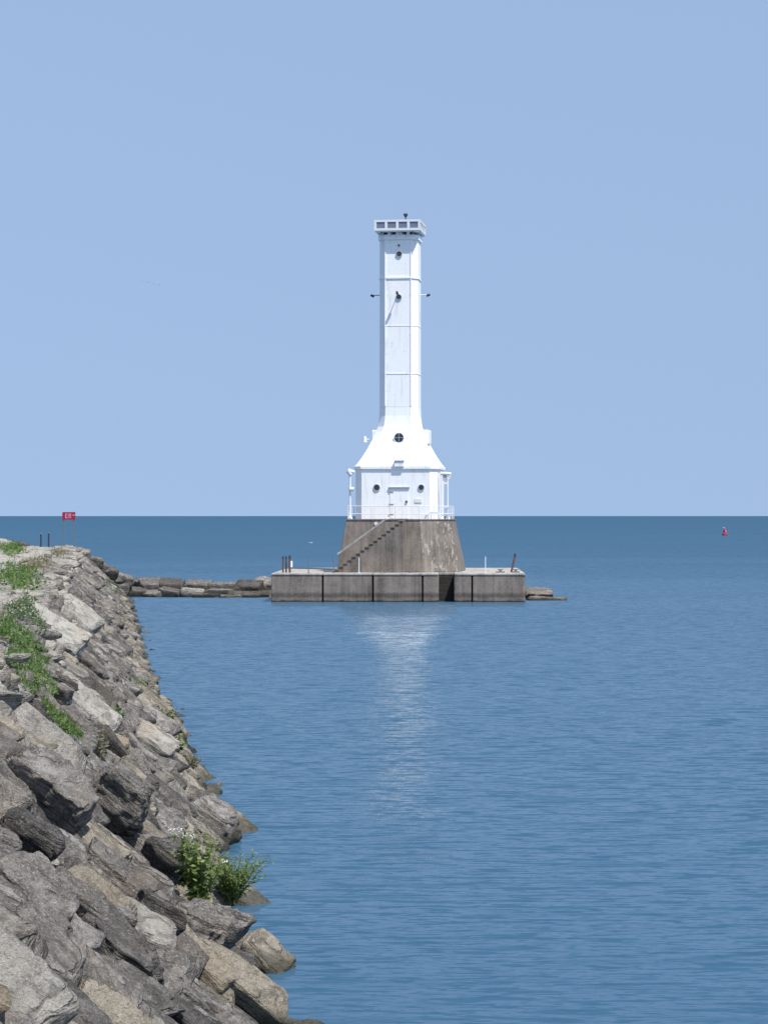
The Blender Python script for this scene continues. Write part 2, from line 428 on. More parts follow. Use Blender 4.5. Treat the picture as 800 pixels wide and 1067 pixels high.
# ------------------------------------------------------------------ the breakwater's shape
YS = [-5, 15, 25, 33, 42.5, 57, 81.5, 118, 140, 152, 165]
XS = [2.0, -.10, -1.25, -2.15, -3.08, -5.05, -8.5, -12.9, -15.6, -17.0, -18.6]
def xw(y): return float(np.interp(y, YS, XS))
CZ, RUN = 3.35, 3.45
def crest_z(y): return float(np.interp(y, [0,150,156,164], [CZ,CZ,2.6,.6]))
def surf(x, y):
    cz = crest_z(y); d = xw(y)-x           # metres inland from the waterline
    z = cz*d/RUN
    if d > RUN: z = cz+min(.25, (d-RUN)*.05)
    if d > RUN+9: z = cz-(d-RUN-9)*.7
    return max(z, -2.0)
def at(pxx, pyy, lift=0.0, y0=10, y1=175):
    """where the ray of a photo pixel meets the breakwater"""
    y = y0
    while y < y1:
        x = px(pxx, y); z = pz(pyy, y)
        if z <= surf(x, y)+lift: return Vector((x, y, surf(x, y)))
        y += .05
    return Vector((px(pxx, y1), y1, 0))

# water and ground (the setting)
def disc():
    n = 96; vs = [(0,60,0)]; fs = []
    for r in (400, 9000, 30000):
        for i in range(n): vs.append((r*math.cos(2*math.pi*i/n), 60+r*math.sin(2*math.pi*i/n), 0))
    for i in range(n):
        j = (i+1) % n; fs.append((0, 1+i, 1+j))
        for k in (0,1): fs.append((1+k*n+i, 1+(k+1)*n+i, 1+(k+1)*n+j, 1+k*n+j))
    b = MB(); b.add(vs, fs); return tag(b.build('water', M['water']), kind='structure')
disc()
b = MB(); ys = list(np.arange(-6, 168, 1.0)); nx = 26
for y in ys:
    for i in range(nx):
        x = xw(y)+2.5-i*.85
        n = float(fbm(np.array([[x*.9, y*.9, 3.0]]))[0])*.10
        b.v.append((x, y, surf(x, y)-.42+n))
for a in range(len(ys)-1):
    for i in range(nx-1): b.f.append((a*nx+i, a*nx+i+1, (a+1)*nx+i+1, (a+1)*nx+i))
g = b.build('ground', M['ground'], smooth=True); tag(g, kind='structure')
# lake bed under everything
b = MB(); b.box(-60, 60, -20, 200, -3.2, -3.0); tag(b.build('lake_bed', M['ground']), kind='structure')

# ------------------------------------------------------------------ the stones
rng = random.Random(11)
stones = []      # dict(loc, rot matrix, dims, tone, kw, label, group, name)
def slope_basis(y, dip):
    # x axis: down the slope towards the water, y axis: along the shore
    ang = dip
    return Matrix.Rotation(ang, 3, 'Y')      # +x tips down
def add_stone(x, y, z, L, Wd, T, dip, yaw, roll, tone, seed, label=None, group=None, **kw):
    rot = (Matrix.Rotation(yaw, 3, 'Z') @ Matrix.Rotation(dip, 3, 'Y') @ Matrix.Rotation(roll, 3, 'X'))
    stones.append(dict(p=Vector((x,y,z)), rot=rot, d=(L,Wd,T), tone=tone, seed=seed, label=label, group=group, kw=kw))
# hero stones, each taken from the photograph: pixel of its middle, size, lie
HERO = [
 # px, py, L, W, T, dip, yaw, roll, tone, lift, kw, label
 (4,1024, 1.5,1.5,.5, 36,-12, 26,'pale', .10, dict(sharp=12,cuts=4,strata=.2,rough=.7), 'broad pale smooth slab filling the bottom left corner of the bank'),
 (36,980, 1.2,1.2,.5, 34,-8, 22,'grey', .12, dict(sharp=10,cuts=4,strata=.3,rough=.7), 'smooth rounded grey slab just above the corner slab'),
 (40,826, 1.25,1.0,.75, 40,-6, 14,'grey', .22, dict(sharp=30,cuts=3,strata=.6), 'thick grey block with dark overhanging end below the pale ledge at left edge'),
 (18,872, .8,.8,.7, 38,0, 6,'dark', .16, dict(sharp=8,cuts=4), 'dark rounded boulder below the thick block at the left edge'),
 (104,838, .85,1.0,.95, 38,-10, 8,'grey', .30, dict(sharp=30,cuts=4), 'big block with dark broken end below the small green leaf patch'),
 (90,872, 1.1,.9,.35, 36,-4, 10,'tan', .04, dict(sharp=26,cuts=3,strata=1.2), 'brownish layered slab beneath the big dark-ended block'),
 (165,897, .65,.9,.65, 36,-14, 4,'dark', .22, dict(sharp=9,cuts=4,rough=1.2), 'black-shadowed rounded boulder left of the flowering weed'),
 (198,968, .85,1.1,.7, 30,-10, 10,'grey', .20, dict(sharp=6,cuts=4,rough=1.4,strata=.5), 'speckled round boulder below the flowering weed'),
 (150,950, .8,.5,.5, 30,20, 0,'dark', .18, dict(sharp=24,cuts=4), 'dark narrow block lodged left of the speckled boulder'),
 (240,1020, 1.45,.65,.35, 38,-6, 28,'tan', .18, dict(sharp=34,cuts=2,strata=.8,rough=.6), 'long flat plank-like tan slab running down to the bottom edge'),
 (268,1000, .9,.8,.5, 40,-20, 10,'tan', .15, dict(sharp=26,cuts=7), 'pointed tan block with a raised tip beside the plank-like slab'),
 (262,948, .8,.4,.28, 40,-8, 22,'pale', .12, dict(sharp=34,cuts=2,strata=.5,rough=.6), 'straight pale beam-like slab sloping into the water below the feathery bush'),
 (275,938, .6,.35,.24, 40,-6, 18,'tan', .08, dict(sharp=30,cuts=2,strata=.8), 'weathered tan beam-like slab nearest the water below the feathery bush'),
 (215,853, .75,.9,.5, 36,-8, 6,'grey', .16, dict(sharp=8,cuts=4), 'bulging grey boulder just above the flowering weed'),
 (252,880, .7,.7,.4, 38,0, 18,'tan', .10, dict(sharp=20,cuts=5,rough=.7), 'pale tan slab behind the feathery bush at the waterline'),
 (150,778, .6,.6,.4, 36,-10, 10,'pale', .2, dict(sharp=30,cuts=4), 'pale squared block standing proud of the slope right of the thin stalk weed'),
 (40,772, 1.2,.9,.35, 36,-6, 30,'pale', .14, dict(sharp=28,cuts=2,strata=.5,rough=.6), 'long pale ledge slab left of the small green leaf patch'),
 (88,735, 1.0,.8,.3, 36,-4, 24,'pale', .12, dict(sharp=24,cuts=3,rough=.8), 'long pale slab along the right side of the big leafy patch'),
 (45,655, 1.1,1.1,.25, 30,-4, 14,'pale', .14, dict(sharp=26,cuts=3,rough=.8), 'large pale slab between the upper leafy patch and the dark bush'),
 (70,640, .8,.9,.25, 34,-4, 16,'pale', .10, dict(sharp=24,cuts=3,rough=.8), 'large pale slab just right of the upper leafy patch'),
 (75,930, 1.1,.6,.45, 36,-10, 12,'grey', .10, dict(sharp=24,cuts=5,strata=1.3), 'rough grey slab with split layers above the smooth rounded slab'),
 (120,985, 1.1,.55,.45, 34,-8, 10,'dark', .06, dict(sharp=24,cuts=6,strata=1.6,rough=1.3), 'shattered dark slab with deep cracks mid slope at the bottom'),
 (100,1045, 1.1,.7,.4, 36,-8, 18,'tan', .10, dict(sharp=26,cuts=5,strata=1.2), 'brown stained slab low in the foreground right of the corner slab'),
 (170,1040, 1.1,.5,.4, 34,-6, 10,'dark', .04, dict(sharp=26,cuts=6,strata=1.4), 'blackened slab in the foreground between brown slab and plank-like slab'),
 (112,905, 1.1,.8,.4, 36,-6, 12,'grey', .14, dict(sharp=24,cuts=5), 'grey slab with furrowed face midway between big block and speckled boulder'),
]
EXC = []
for i, (hx, hy, L, Wd, T, dip, yaw, roll, tone, lift, kw, lab) in enumerate(HERO):
    p = at(hx, hy, .15); kk = p.y/F; L, Wd, T = L*84*kk, Wd*66*kk, T*66*kk; nrm = Vector((.70, 0, .71))
    p = p + nrm*(lift*.8+T*.12)
    add_stone(p.x, p.y, p.z, L, Wd, T, R(dip), R(yaw), R(roll), tone, 900+i, label=lab, **kw)
    EXC.append((p.x, p.y, L*.32, Wd*.42))
p = Vector((px(325,24.6), 24.6, -.10))
add_stone(p.x, p.y, p.z, .62,.5,.34, .15, .5, .2, 'grey', 78, label='small rounded stone alone in the water at the bottom edge', sharp=7, cuts=4)

def zone(y):
    if y < 24: return 'foreground stretch nearest the viewer'
    if y < 36: return 'stretch between the plank-like slab and the flowering weed'
    if y < 52: return 'stretch just beyond the flowering weed'
    if y < 75: return 'middle stretch level with the upper leafy patch'
    if y < 110: return 'far middle stretch short of the red sign'
    return 'far end below the red sign'
def row_name(d):
    if d < .9: return 'waterline'
    if d < 2.0: return 'lower slope'
    if d < 3.1: return 'upper slope'
    return 'crest edge'
rows = [(-.4, .9), (.1, 1.0), (.6, 1.15), (1.1, 1.2), (1.6, 1.2), (2.1, 1.2), (2.6, 1.2), (3.1, 1.2), (3.65, 1.2)]
sid = 0
for ri, (din, Lm) in enumerate(rows):
    y = 11.0+rng.random()
    while y < 160:
        far = min(1.0, max(0, (y-30)/60)); big = .88+.42*far
        Wd = rng.uniform(.26, .62)*big; L = Lm*rng.uniform(.45, 1.05)*big; T = rng.uniform(.15, .33)*big
        d = din+rng.uniform(-.28, .28); x = xw(y+Wd/2)-d; yc = y+Wd/2
        y += Wd*rng.uniform(.78, .98)
        if d < .6 and yc < 48: L = min(L, .85); x -= .12
        if any(abs(x-a)<c and abs(yc-bb)<e for a,bb,c,e in EXC): continue
        sl = math.atan2(crest_z(yc), RUN)
        z = crest_z(yc)*d/RUN if d < RUN else crest_z(yc)
        topd = d > RUN-.3
        dip = (sl*.25 if topd else sl*.9)+R(rng.gauss(-3, 8)); yaw = R(rng.gauss(-6, 14)); roll = R(rng.gauss(13, 9))
        off = rng.gauss(-.01, .075)-T*.24
        z = z+off*math.cos(sl)+.02; x += off*math.sin(sl)
        if din < 0: z = min(max(z, -.36), -.22)
        rv = rng.random()
        if d < (.45 if yc < 34 else .9): tone = 'tan' if rv < .55 else ('grey' if rv < .85 else 'dark')
        elif d > 2.9: tone = 'pale' if rv < .6 else 'grey'
        else: tone = 'grey' if rv < .6 else ('dark' if rv < .87 else 'pale' if rv < .92 else 'tan')
        sid += 1
        kw = dict(sharp=rng.choice([14, 30, 45, 60]), cuts=rng.randint(3, 7), strata=rng.uniform(.5, 1.7), rough=rng.uniform(.7, 1.3))
        lab = '%s stone block on the %s, %s' % (tone, row_name(d), zone(yc))
        add_stone(x, yc, z, L, Wd, T, dip, yaw, roll, tone, sid, label=lab, group=lab.replace('stone block', 'stone blocks'), **kw)
# level slabs along the top
for col, dx in enumerate((4.7, 6.6, 8.7, 11.0)):
    y = 16.0+rng.random()*2
    while y < 156:
        L = rng.uniform(1.7, 2.6); Wd = rng.uniform(1.4, 2.6); T = rng.uniform(.35, .5)
        yc = y+Wd/2; y += Wd*.95; x = xw(yc)-dx+rng.uniform(-.3,.3)
        if px(0, yc)-1.4 > x: continue
        z = surf(x, yc)-T*.32+rng.gauss(0, .05); sid += 1
        lab = 'pale flat slab paving the breakwater top, %s' % zone(yc)
        add_stone(x, yc, z, L, Wd, T, R(rng.gauss(2,3)), R(rng.gauss(0,8)), R(rng.gauss(2,3)), 'pale', sid+3000, label=lab, group=lab.replace('slab', 'slabs'), sharp=26, cuts=3, strata=.5, rough=.7)
# loose stones jutting at the skyline
for (sx, sy, D, L, Wd, T, tone, lab) in [(6,567,140,1.3,1.0,.8,'pale','white boulder on the crest at the left edge of the skyline'),
    (20,568,146,1.7,1.0,.75,'dark','dark flat boulder on the skyline beside the white boulder'),
    (60,573,147,.9,.7,.5,'pale','small pale boulder on the skyline left of the red sign post'),
    (87,576,150,1.1,.8,.7,'grey','grey boulder jutting from the skyline right of the red sign'),
    (97,584,151,1.5,1.1,.8,'grey','upper stone of the descending skyline at the breakwater end'),(105,590,152,1.4,1.1,.8,'grey','second stone down the descending skyline at the breakwater end'),
    (113,595,153,1.5,1.1,.8,'dark','dark third stone down the descending skyline at the breakwater end'),(121,600,154,1.5,1.1,.8,'grey','fourth stone down the descending skyline, above the causeway end'),
    (129,604,156,1.6,1.2,.9,'grey','lowest stone of the descending skyline, meeting the causeway'),(126,612,154,1.3,1.1,.8,'dark','dark stone in the corner where causeway meets breakwater')]:
    add_stone(px(sx,D), D, pz(sy,D)-.12, L, Wd, T, .1, .2, .1, tone, int(sx+sy), label=lab, sharp=10, cuts=5)

def in_view(s):
    p = s['p']; X = 400+F*p.x/p.y; return X > -140
stones = [s for s in stones if in_view(s)]
VV, FF, own, k = [], [], [], 0
for i, s in enumerate(stones):
    D = s['p'].y; res = max(.022, min(.12, .0012*D))
    P, Fc = rock_geo(*s['d'], s['seed'], res=res, **s['kw']); s['geo'] = (P, Fc)
    VV.append(P@np.array(s['rot']).T+np.array(s['p'])); FF.append(Fc+k); k += len(P); own.append(np.full(len(Fc), i))
own = np.concatenate(own)
# which stones does the place show from the path, and how large
from mathutils.bvhtree import BVHTree
bvh = BVHTree.FromPolygons(np.concatenate(VV).tolist(), np.concatenate(FF).tolist())
cnt = np.zeros(len(stones)); cx = np.zeros(len(stones)); cy = np.zeros(len(stones))
for yy in range(556, 1067, 3):
    for xx in range(1, 350, 3):
        h = bvh.ray_cast(Vector((0,0,H0)), Vector(((xx-400)/F, 1, -(yy-YH)/F)).normalized())
        if h[2] is not None:
            i = own[h[2]]; cnt[i] += 9; cx[i] += xx*9; cy[i] += yy*9
for i, s in enumerate(stones): s['vis'] = cnt[i]; s['c'] = (cx[i]/max(1,cnt[i]), cy[i]/max(1,cnt[i]))
LIM = 285
order = sorted(stones, key=lambda s: -s['vis']-(1e6 if s['group'] is None else 0))
near = [s for s in order[:LIM] if s['vis'] > 0 or s['group'] is None]; ids = set(id(s) for s in near)
rest = [s for s in stones if id(s) not in ids]
MARK = [(30,1015,'corner slab'),(40,826,'thick left-edge block'),(104,838,'big dark-ended block'),(165,897,'black-shadowed boulder'),
        (198,968,'speckled boulder'),(240,1020,'plank-like slab'),(268,1000,'pointed tan block'),(215,853,'bulging grey boulder'),(150,778,'pale squared block'),
        (40,772,'long pale ledge'),(88,735,'slab beside the leafy patch'),(45,655,'large upper pale slab'),(206,905,'white-flowered weed'),(245,905,'feathery bush'),
        (101,770,'stalk weed'),(64,779,'small leaf patch'),(28,708,'large leafy patch'),(22,615,'upper green patch'),(72,575,'red sign posts'),(146,715,'farthest shore tuft'),
        (182,780,'nearest shore tuft'),(120,985,'shattered dark slab'),(100,1045,'brown stained slab'),(75,930,'split-layered slab'),(140,612,'causeway end'),(118,618,'dull green creeper'),(40,592,'dry brown scrub')]
def rel(c):
    m = min(MARK, key=lambda a: math.hypot(a[0]-c[0], a[1]-c[1])); dx, dy = c[0]-m[0], c[1]-m[1]; d = math.hypot(dx, dy)
    w = ['right of','below right of','below','below left of','left of','above left of','above','above right of'][int(round(math.degrees(math.atan2(dy,dx))/45)) % 8]
    q = 'touching' if d < 16 else ('just' if d < 34 else 'a little' if d < 58 else 'well')
    return ('%s the %s' % ('close by', m[2]) if d < 10 else '%s %s the %s' % (q if q != 'touching' else 'immediately', w, m[2]))
used = {}
cand = [s for s in near if s['group'] is not None and s['vis'] > 0]
for s in cand:
    L, Wd, T = s['d']; a = s['vis']
    size = 'big' if a > 2200 else ('mid-sized' if a > 800 else 'small')
    shp = 'long' if L/Wd > 2.0 else ('squat' if T/Wd > .75 else ('broad' if L/Wd < 1.2 else 'slab-like'))
    edge = 'rounded' if s['kw']['sharp'] < 12 else ('layered' if s['kw']['strata'] > 1.1 else 'angular')
    s['nl'] = '%s %s %s %s stone %s' % (size, shp, edge, s['tone'], rel(s['c'])); used.setdefault(s['nl'], []).append(s)
for k_, ss in used.items():
    if len(ss) == 1: ss[0]['label'] = k_
    else:
        ss.sort(key=lambda q: q['c'][1]); n_ = len(ss)
        for r_, q_ in enumerate(ss):
            q_['label'] = '%s %s stone %s, %s' % (q_['nl'].split()[1], q_['tone'], rel(q_['c']), {0:'highest', n_-1:'lowest'}.get(r_, ['','second','third','fourth','fifth','sixth','seventh'][min(r_,6)]+' down'))
for s in near: assert len(s['label'].split()) <= 17
for s in near:
    P, Fc = s['geo']
    o = bpy.data.objects.new('stone_block', np_mesh('stone_block', P, Fc, ROCK[s['tone']])); COL.objects.link(o)
    o.location = s['p']; o.rotation_euler = s['rot'].to_euler()
    tag(o, s['label'], 'stone', 'stones armouring the breakwater slope')
# all stones past the 285 that show largest are one mass
VS, FS, k, mi = [], [], 0, []
names = list(ROCK)
for s in rest:
    P, Fc = s['geo']; P = P@np.array(s['rot']).T+np.array(s['p']); VS.append(P); FS.append(Fc+k); k += len(P); mi.append(np.full(len(Fc), names.index(s['tone'])))
me = np_mesh('far_stones', np.concatenate(VS), np.concatenate(FS), ROCK[names[0]])
for nme in names[1:]: me.materials.append(ROCK[nme])
me.polygons.foreach_set('material_index', np.concatenate(mi).astype(np.int32))
o = bpy.data.objects.new('far_stones', me); COL.objects.link(o)
tag(o, 'mass of small grey and pale stones filling the rest of the breakwater', 'stones', kind='stuff')
print('stones', len(near), len(rest), 'min vis', near[-1]['vis'], 'distinct', len(set(s['label'] for s in near)))

# ------------------------------------------------------------------ low link of blocks between breakwater and pier
LINK = [ # px centre, py top, D, L(x), W(y), T, roll toward viewer, tone, label
 (141,602,160,1.6,1.6,1.0, 12,'dark','dark block at the shore end of the low causeway'),
 (157,603,159,1.9,2.2,1.1, 20,'grey','tilted grey block, second from the shore along the causeway back row'),
 (179,604,159,2.2,2.0,1.0, 14,'dark','dark split-faced block in the causeway back row'),
 (207,605,159.5,2.2,1.9,.9, 10,'grey','long grey block in the middle of the causeway back row'),
 (233,606,159.5,2.3,1.9,.9, 10,'grey','grey block in the causeway back row above the bright front slab'),
 (258,606,158.5,2.2,2.2,1.1, 18,'dark','brown-grey tilted block in the causeway near the pier'),
 (276,602,160,1.7,2.0,1.3, 12,'tan','tan block touching the left end of the pier'),
 (143,612,156.5,1.7,1.2,.8, 14,'grey','low grey block at the water by the shore end of the causeway'),
 (160,615,156,1.5,1.0,.7, 22,'tan','pale tilted slab at the water below the tilted grey block'),
 (178,613,156,1.7,1.1,.8, 10,'grey','squared grey block at the water in the causeway front row'),
 (201,612.5,156,1.9,1.1,.9, 12,'tan','tan squared block at the centre of the causeway front row'),
 (228,612.5,156,2.3,1.1,.7, 8,'pale','bright long slab in the causeway front row'),
 (212,618,154.8,1.7,.8,.5, 6,'dark','low wet slab awash in front of the causeway centre'),
 (240,619,154.8,1.6,.8,.4, 4,'tan','thin slab awash in front of the bright causeway slab'),
 (262,618,155,1.4,.9,.5, 10,'dark','low dark block at the water near the pier'),
 (273,617,155.5,1.1,.9,.6, 5,'dark','small black block wedged against the pier corner'),
]
for i, (cx, top, D, L, Wd, T, roll, tone, lab) in enumerate(LINK):
    P, Fc = rock_geo(L*.90, Wd*.8, T*.95, 500+i, res=.07, sharp=60, cuts=3, strata=.2, rough=.45, jit=.06)
    o = bpy.data.objects.new('causeway_block', np_mesh('causeway_block', P, Fc, {'dark': M['old_block'], 'grey': ROCK['dark'], 'tan': ROCK['grey'], 'pale': ROCK['grey']}[tone])); COL.objects.link(o)
    o.location = (px(cx, D), D, pz(top, D)-T/2-.03); o.rotation_euler = (R(roll), R(rng.gauss(1, 4)), R(rng.gauss(0, 12)))
    tag(o, lab, 'stone block', 'blocks of the low causeway to the pier')
b = MB(); n=20
b.loft([[(-20.5,154.5,-2),(-6.5,154.5,-2),(-6.5,164,-2),(-20.5,164,-2)], [(-20.5,156.8,.35),(-6.5,156.8,.35),(-6.5,161,.35),(-20.5,161,.35)]])
tag(b.build('causeway_rubble', M['ground']), kind='structure')
# slabs off the right end of the pier
for i,(cx,cy,D,L,Wd,T,rx,ry,tone,lab) in enumerate([
   (560,614.5,151.5,2.0,2.2,.36, 13,3,'tan','tilted tan concrete slab sloping off the right end of the pier'),
   (571,621.5,150.0,2.7,1.0,.34, 3,3,'tan','low flat slab awash at the right end of the pier')]):
    P, Fc = rock_geo(L, Wd, T, 700+i, res=.07, sharp=60, cuts=2, strata=.5, rough=.8, jit=.08)
    o = bpy.data.objects.new('broken_slab', np_mesh('broken_slab', P, Fc, ROCK['grey'])); COL.objects.link(o)
    o.location = (px(cx,D), D, pz(cy,D)-.20); o.rotation_euler = (R(rx), R(ry), 0); tag(o, lab, 'slab')

# ------------------------------------------------------------------ the pier
PD = 146.7; PXC = 0.90; DZ = 1.83
pier = empty('concrete_pier', (PXC, PD, 0), 'low grey concrete pier of caisson panels carrying the white lighthouse', 'pier', R(-1.5))
def pl(x): return px(x, PD)-PXC
edges = [282.5, 336, 388.3, 440, 457.5, None, 473, 491.5, 547]
def panel(x0, x1):
    b = MB(); b.box(x0, x1, 0, 1.2, -1.5, DZ-.14); return b.build('wall_panel', M['conc_wall'], pier, bevel=.05)
gp = .05
panel(pl(282.5), pl(336)-gp); panel(pl(336)+gp, pl(388.3)-gp); panel(pl(388.3)+gp, pl(440)-gp)
panel(pl(440)+gp, pl(457)); panel(pl(473), pl(491.5)-gp); panel(pl(491.5)+gp, pl(547)-.18)
b = MB(); b.tube((pl(547)-.2, .2, -1.5), (pl(547)-.2, .2, DZ-.14), .2, n=16); b.build('rounded_corner', M['conc_wall'], pier)
b = MB(); b.box(pl(282.5)+.1, pl(457)-.02, .35, 15.5, -1.5, DZ-.15); b.box(pl(473)+.02, pl(547)-.25, .35, 15.5, -1.5, DZ-.15); b.box(pl(457)-.1, pl(473)+.1, 2.6, 15.4, -1.5, DZ-.15)
b.build('core', M['conc_dark'], pier)
for x0, x1 in ((282.5, 336), (336, 388.3), (388.3, 457), (473, 547)):
    b = MB(); b.box(pl(x0)+.015, pl(x1)-.015, -.04, 15.6, DZ-.138, DZ); b.build('deck_slab', M['conc_pale'], pier, bevel=.03)
b = MB(); b.box(pl(457)+.0, pl(473)-.0, 2.6, 15.6, DZ-.138, DZ-.002); b.build('deck_slab', M['conc_pale'], pier)
for k in range(7):
    b = MB(); b.box(pl(457)+.01, pl(473)-.01, .9+.25*k, 2.6, -.2+.25*k if k else -1.2, .05+.25*k); b.build('step', M['conc_step'], pier, bevel=.01)

# ------------------------------------------------------------------ the lighthouse
AX, AY = 1.085, 153.2
lh = empty('lighthouse', (AX, AY, DZ), 'tall white square lighthouse with flared foot on a brown concrete base', 'lighthouse', R(-7))
def Z(z): return z-DZ
BT = Z(5.2)
base0 = [(-3.68,-4.2),(2.03,-4.2),(4.18,-2.05),(4.18,2.2),(2.2,4.2),(-3.68,4.2)]
base1 = [(-3.12,-3.75),(1.72,-3.75),(3.50,-1.97),(3.50,1.9),(1.7,3.75),(-3.12,3.75)]
b = MB(); b.loft([[(x,y,0) for x,y in base0], [(x,y,BT) for x,y in base1]])
o = b.build('concrete_base', M['conc'], lh, bevel=.05)
o.data.materials.append(M['conc_blotch'])
for p in o.data.polygons:
    if p.normal.x > .5 and p.normal.y < -.4: p.material_index = 1
b = MB()
b.loft([[(x*1.012+.0,y*1.012,BT-.002) for x,y in base1], [(x*1.012,y*1.012,BT+.08) for x,y in base1]])
b.build('base_coping', M['conc_dark' if False else 'conc'], lh)
# plinth course with pale lower band
# stair along the front
b = MB(); N = 16; x0, x1 = -3.72, .75
for k in range(N):
    xa = x0+(x1-x0)*k/N; xb = x0+(x1-x0)*(k+1)/N; zt_ = BT*(k+1)/N; rr_ = BT/N
    b.box(xa, xb, -4.95, -3.7, 0, zt_-rr_*.98)
    b.box(xa+.02, xb, -4.90, -3.7, zt_-rr_*.98, zt_-.06)          # set-back riser block
    b.box(xa-.03, xb+.01, -4.99, -3.7, zt_-.06, zt_)               # tread slab with a nosing
st = b.build('stairs', M['conc'], lh)
b = MB(); v0 = Vector((-3.50,-4.9, Z(3.02))); v1 = Vector((-.38,-4.9, Z(5.28)))
d = (v1-v0).normalized(); up = Vector((-d.z,0,d.x))
b.add([v0+up*a+Vector((0,c,0)) for a in (-.06,.06) for c in (-.05,.05)]+[v1+up*a+Vector((0,c,0)) for a in (-.06,.06) for c in (-.05,.05)],
      [(0,1,3,2),(4,6,7,5),(0,4,5,1),(2,3,7,6),(0,2,6,4),(1,5,7,3)])
hr = b.build('handrail', M['conc_pale'], lh)
b = MB()
for t in (.03,.5,.97):
    q = v0.lerp(v1, t); b.tube((q.x,-4.9,q.z-1.15),(q.x,-4.9,q.z-.05), .03)
b.build('handrail_post', M['steel'], lh)
def octo(a, c, z): return [(-a+c,-a,z),(a-c,-a,z),(a,-a+c,z),(a,a-c,z),(a-c,a,z),(-a+c,a,z),(-a,a-c,z),(-a,-a+c,z)]
b = MB(); b.loft([octo(2.69,.45,BT+.08), octo(2.69,.45,Z(8.5))]); b.build('house_wall', M['white'], lh)
b = MB(); b.loft([octo(2.69,.45,Z(8.502)), octo(2.78,.47,Z(8.56)), octo(2.78,.47,Z(8.74)), octo(2.72,.46,Z(8.78))]); b.build('cornice', M['white'], lh)
prof = [(486,46),(483,43.8),(480,41.6),(475,38.3),(470,35.3),(465,32.6),(460,30),(455,27.5),(450,25.3),(445,23.6),(440,22.9),(434,22.2),(425,21.93),(247,20.9)]
def zz(y): return Z(pz(y, AY))
rings = []
for (y, hw) in prof:
    a = hw*.0638*.918+.0; rings.append(octo(a, .45 if a > 1.3 else .44, zz(y)))
b = MB(); b.loft(rings[:13]); b.build('flared_roof', M['white'], lh)
A = 20.9*.0638*.918+.06
b = MB(); b.loft([octo(A,.44,zz(425)+.01), octo(A-.01,.44,zz(247.5))]); b.build('tower_shaft', M['white'], lh)
# plate seams and flange bands
for (y, pr, h) in ((291.5,.045,.10),(341,.012,.04),(390.5,.02,.05)):
    b = MB(); b.loft([octo(A+pr,.44+pr*.4,zz(y)-h/2), octo(A+pr,.44+pr*.4,zz(y)+h/2)]); b.build('plate_band', M['white'], lh)
for sx in (-1, 1):
    b = MB(); b.box(sx*(A-.44)-.035, sx*(A-.44)+.035, -A-.03, -A+.05, zz(424), zz(253)); b.build('corner_flange', M['white'], lh)
b = MB(); b.loft([octo(A+.07,.46,zz(252)), octo(A+.09,.47,zz(247))]); b.build('top_cornice', M['white'], lh)
# gallery
GZ = zz(243.5); GA = 1.47; GF = {-1: -1.74, 1: 1.47}
gal = None
b = MB(); b.box(-GA, GA, GF[-1], GA, GZ-.06, GZ); gdk = b.build('gallery_deck', M['white'], lh)
b = MB()
for x in (-1.05,-.4,.35,1.0):
    b.box(x-.04, x+.04, GF[-1]+.08, GA-.08, zz(247)+.002, GZ-.062)
b.build('deck_beam', M['steel'], lh)
b = MB(); b.loft([octo(A-.15,.4,zz(247)+.003), octo(A-.15,.4,GZ-.065)]); b.build('neck', M['steel'], lh)
gt = zz(232.4)
b = MB(); t = .055
for sy in (-1, 1):
    y0 = GF[sy]-t; y1 = GF[sy]+t
    b.box(-GA-t, GA+t, y0, y1, GZ+.004, GZ+.15); b.box(-GA-t, GA+t, y0, y1, gt-.14, gt)
    for i in range(5):
        x = -GA+2*GA*i/4; w = .085 if 0 < i < 4 else .075
        xx = max(-GA-t+w, min(GA+t-w, x)); b.box(xx-w, xx+w, y0+.003, y1-.003, GZ+.15, gt-.14)
for sx in (-1, 1):
    x0_ = sx*GA-t; x1_ = sx*GA+t
    b.box(x0_+.002, x1_-.002, GF[-1]+t, GA-t, GZ+.006, GZ+.15); b.box(x0_+.002, x1_-.002, GF[-1]+t, GA-t, gt-.14, gt-.003)
    for i in (1,2,3):
        y = GF[-1]+(GA-GF[-1])*i/4; b.box(x0_+.004, x1_-.004, y-.085, y+.085, GZ+.15, gt-.14)
pf = b.build('parapet', M['rail_white'], lh)
for sy in (-1, 1):
    for i in range(4):
        xc = -GA+2*GA*(i+.5)/4
        b = MB(); b.box(xc-.32, xc+.32, GF[sy]-.012, GF[sy]+.012, GZ+.12, gt-.11); b.build('panel', M['pane'], pf)
for sx in (-1, 1):
    for i in range(4):
        yc = GF[-1]+(GA-GF[-1])*(i+.5)/4
        b = MB(); b.box(sx*GA-.012, sx*GA+.012, yc-.32, yc+.32, GZ+.12, gt-.11); b.build('panel', M['pane'], pf)
b = MB(); b.box(.45, .85, -.3, .1, GZ+.0, gt+.12); b.build('equipment_box', M['rail_white'], lh)
b = MB(); b.tube((.42,-.6,GZ),(.42,-.6,zz(228)), .035); b.tube((.42,-.6,zz(228)),(.42,-.6,zz(225.5)), .05,.15); b.tube((.42,-.6,zz(225.5)),(.42,-.6,zz(224)), .15,.14)
b.build('beacon', M['dark_metal'], lh, smooth=False)
b = MB(); b.tube((-1.0,0,gt+.0),(0,.2,gt+.05), .03); b.build('cable', M['steel'], lh)
# under-gallery fittings
b = MB()
for x in (-1.05,-.55,.0,.25,.7): b.box(x-.12, x+.10, -A-.19, -A-.05, zz(247)-.02, zz(245)+.02)
b.build('bracket', M['rail_white'], lh)
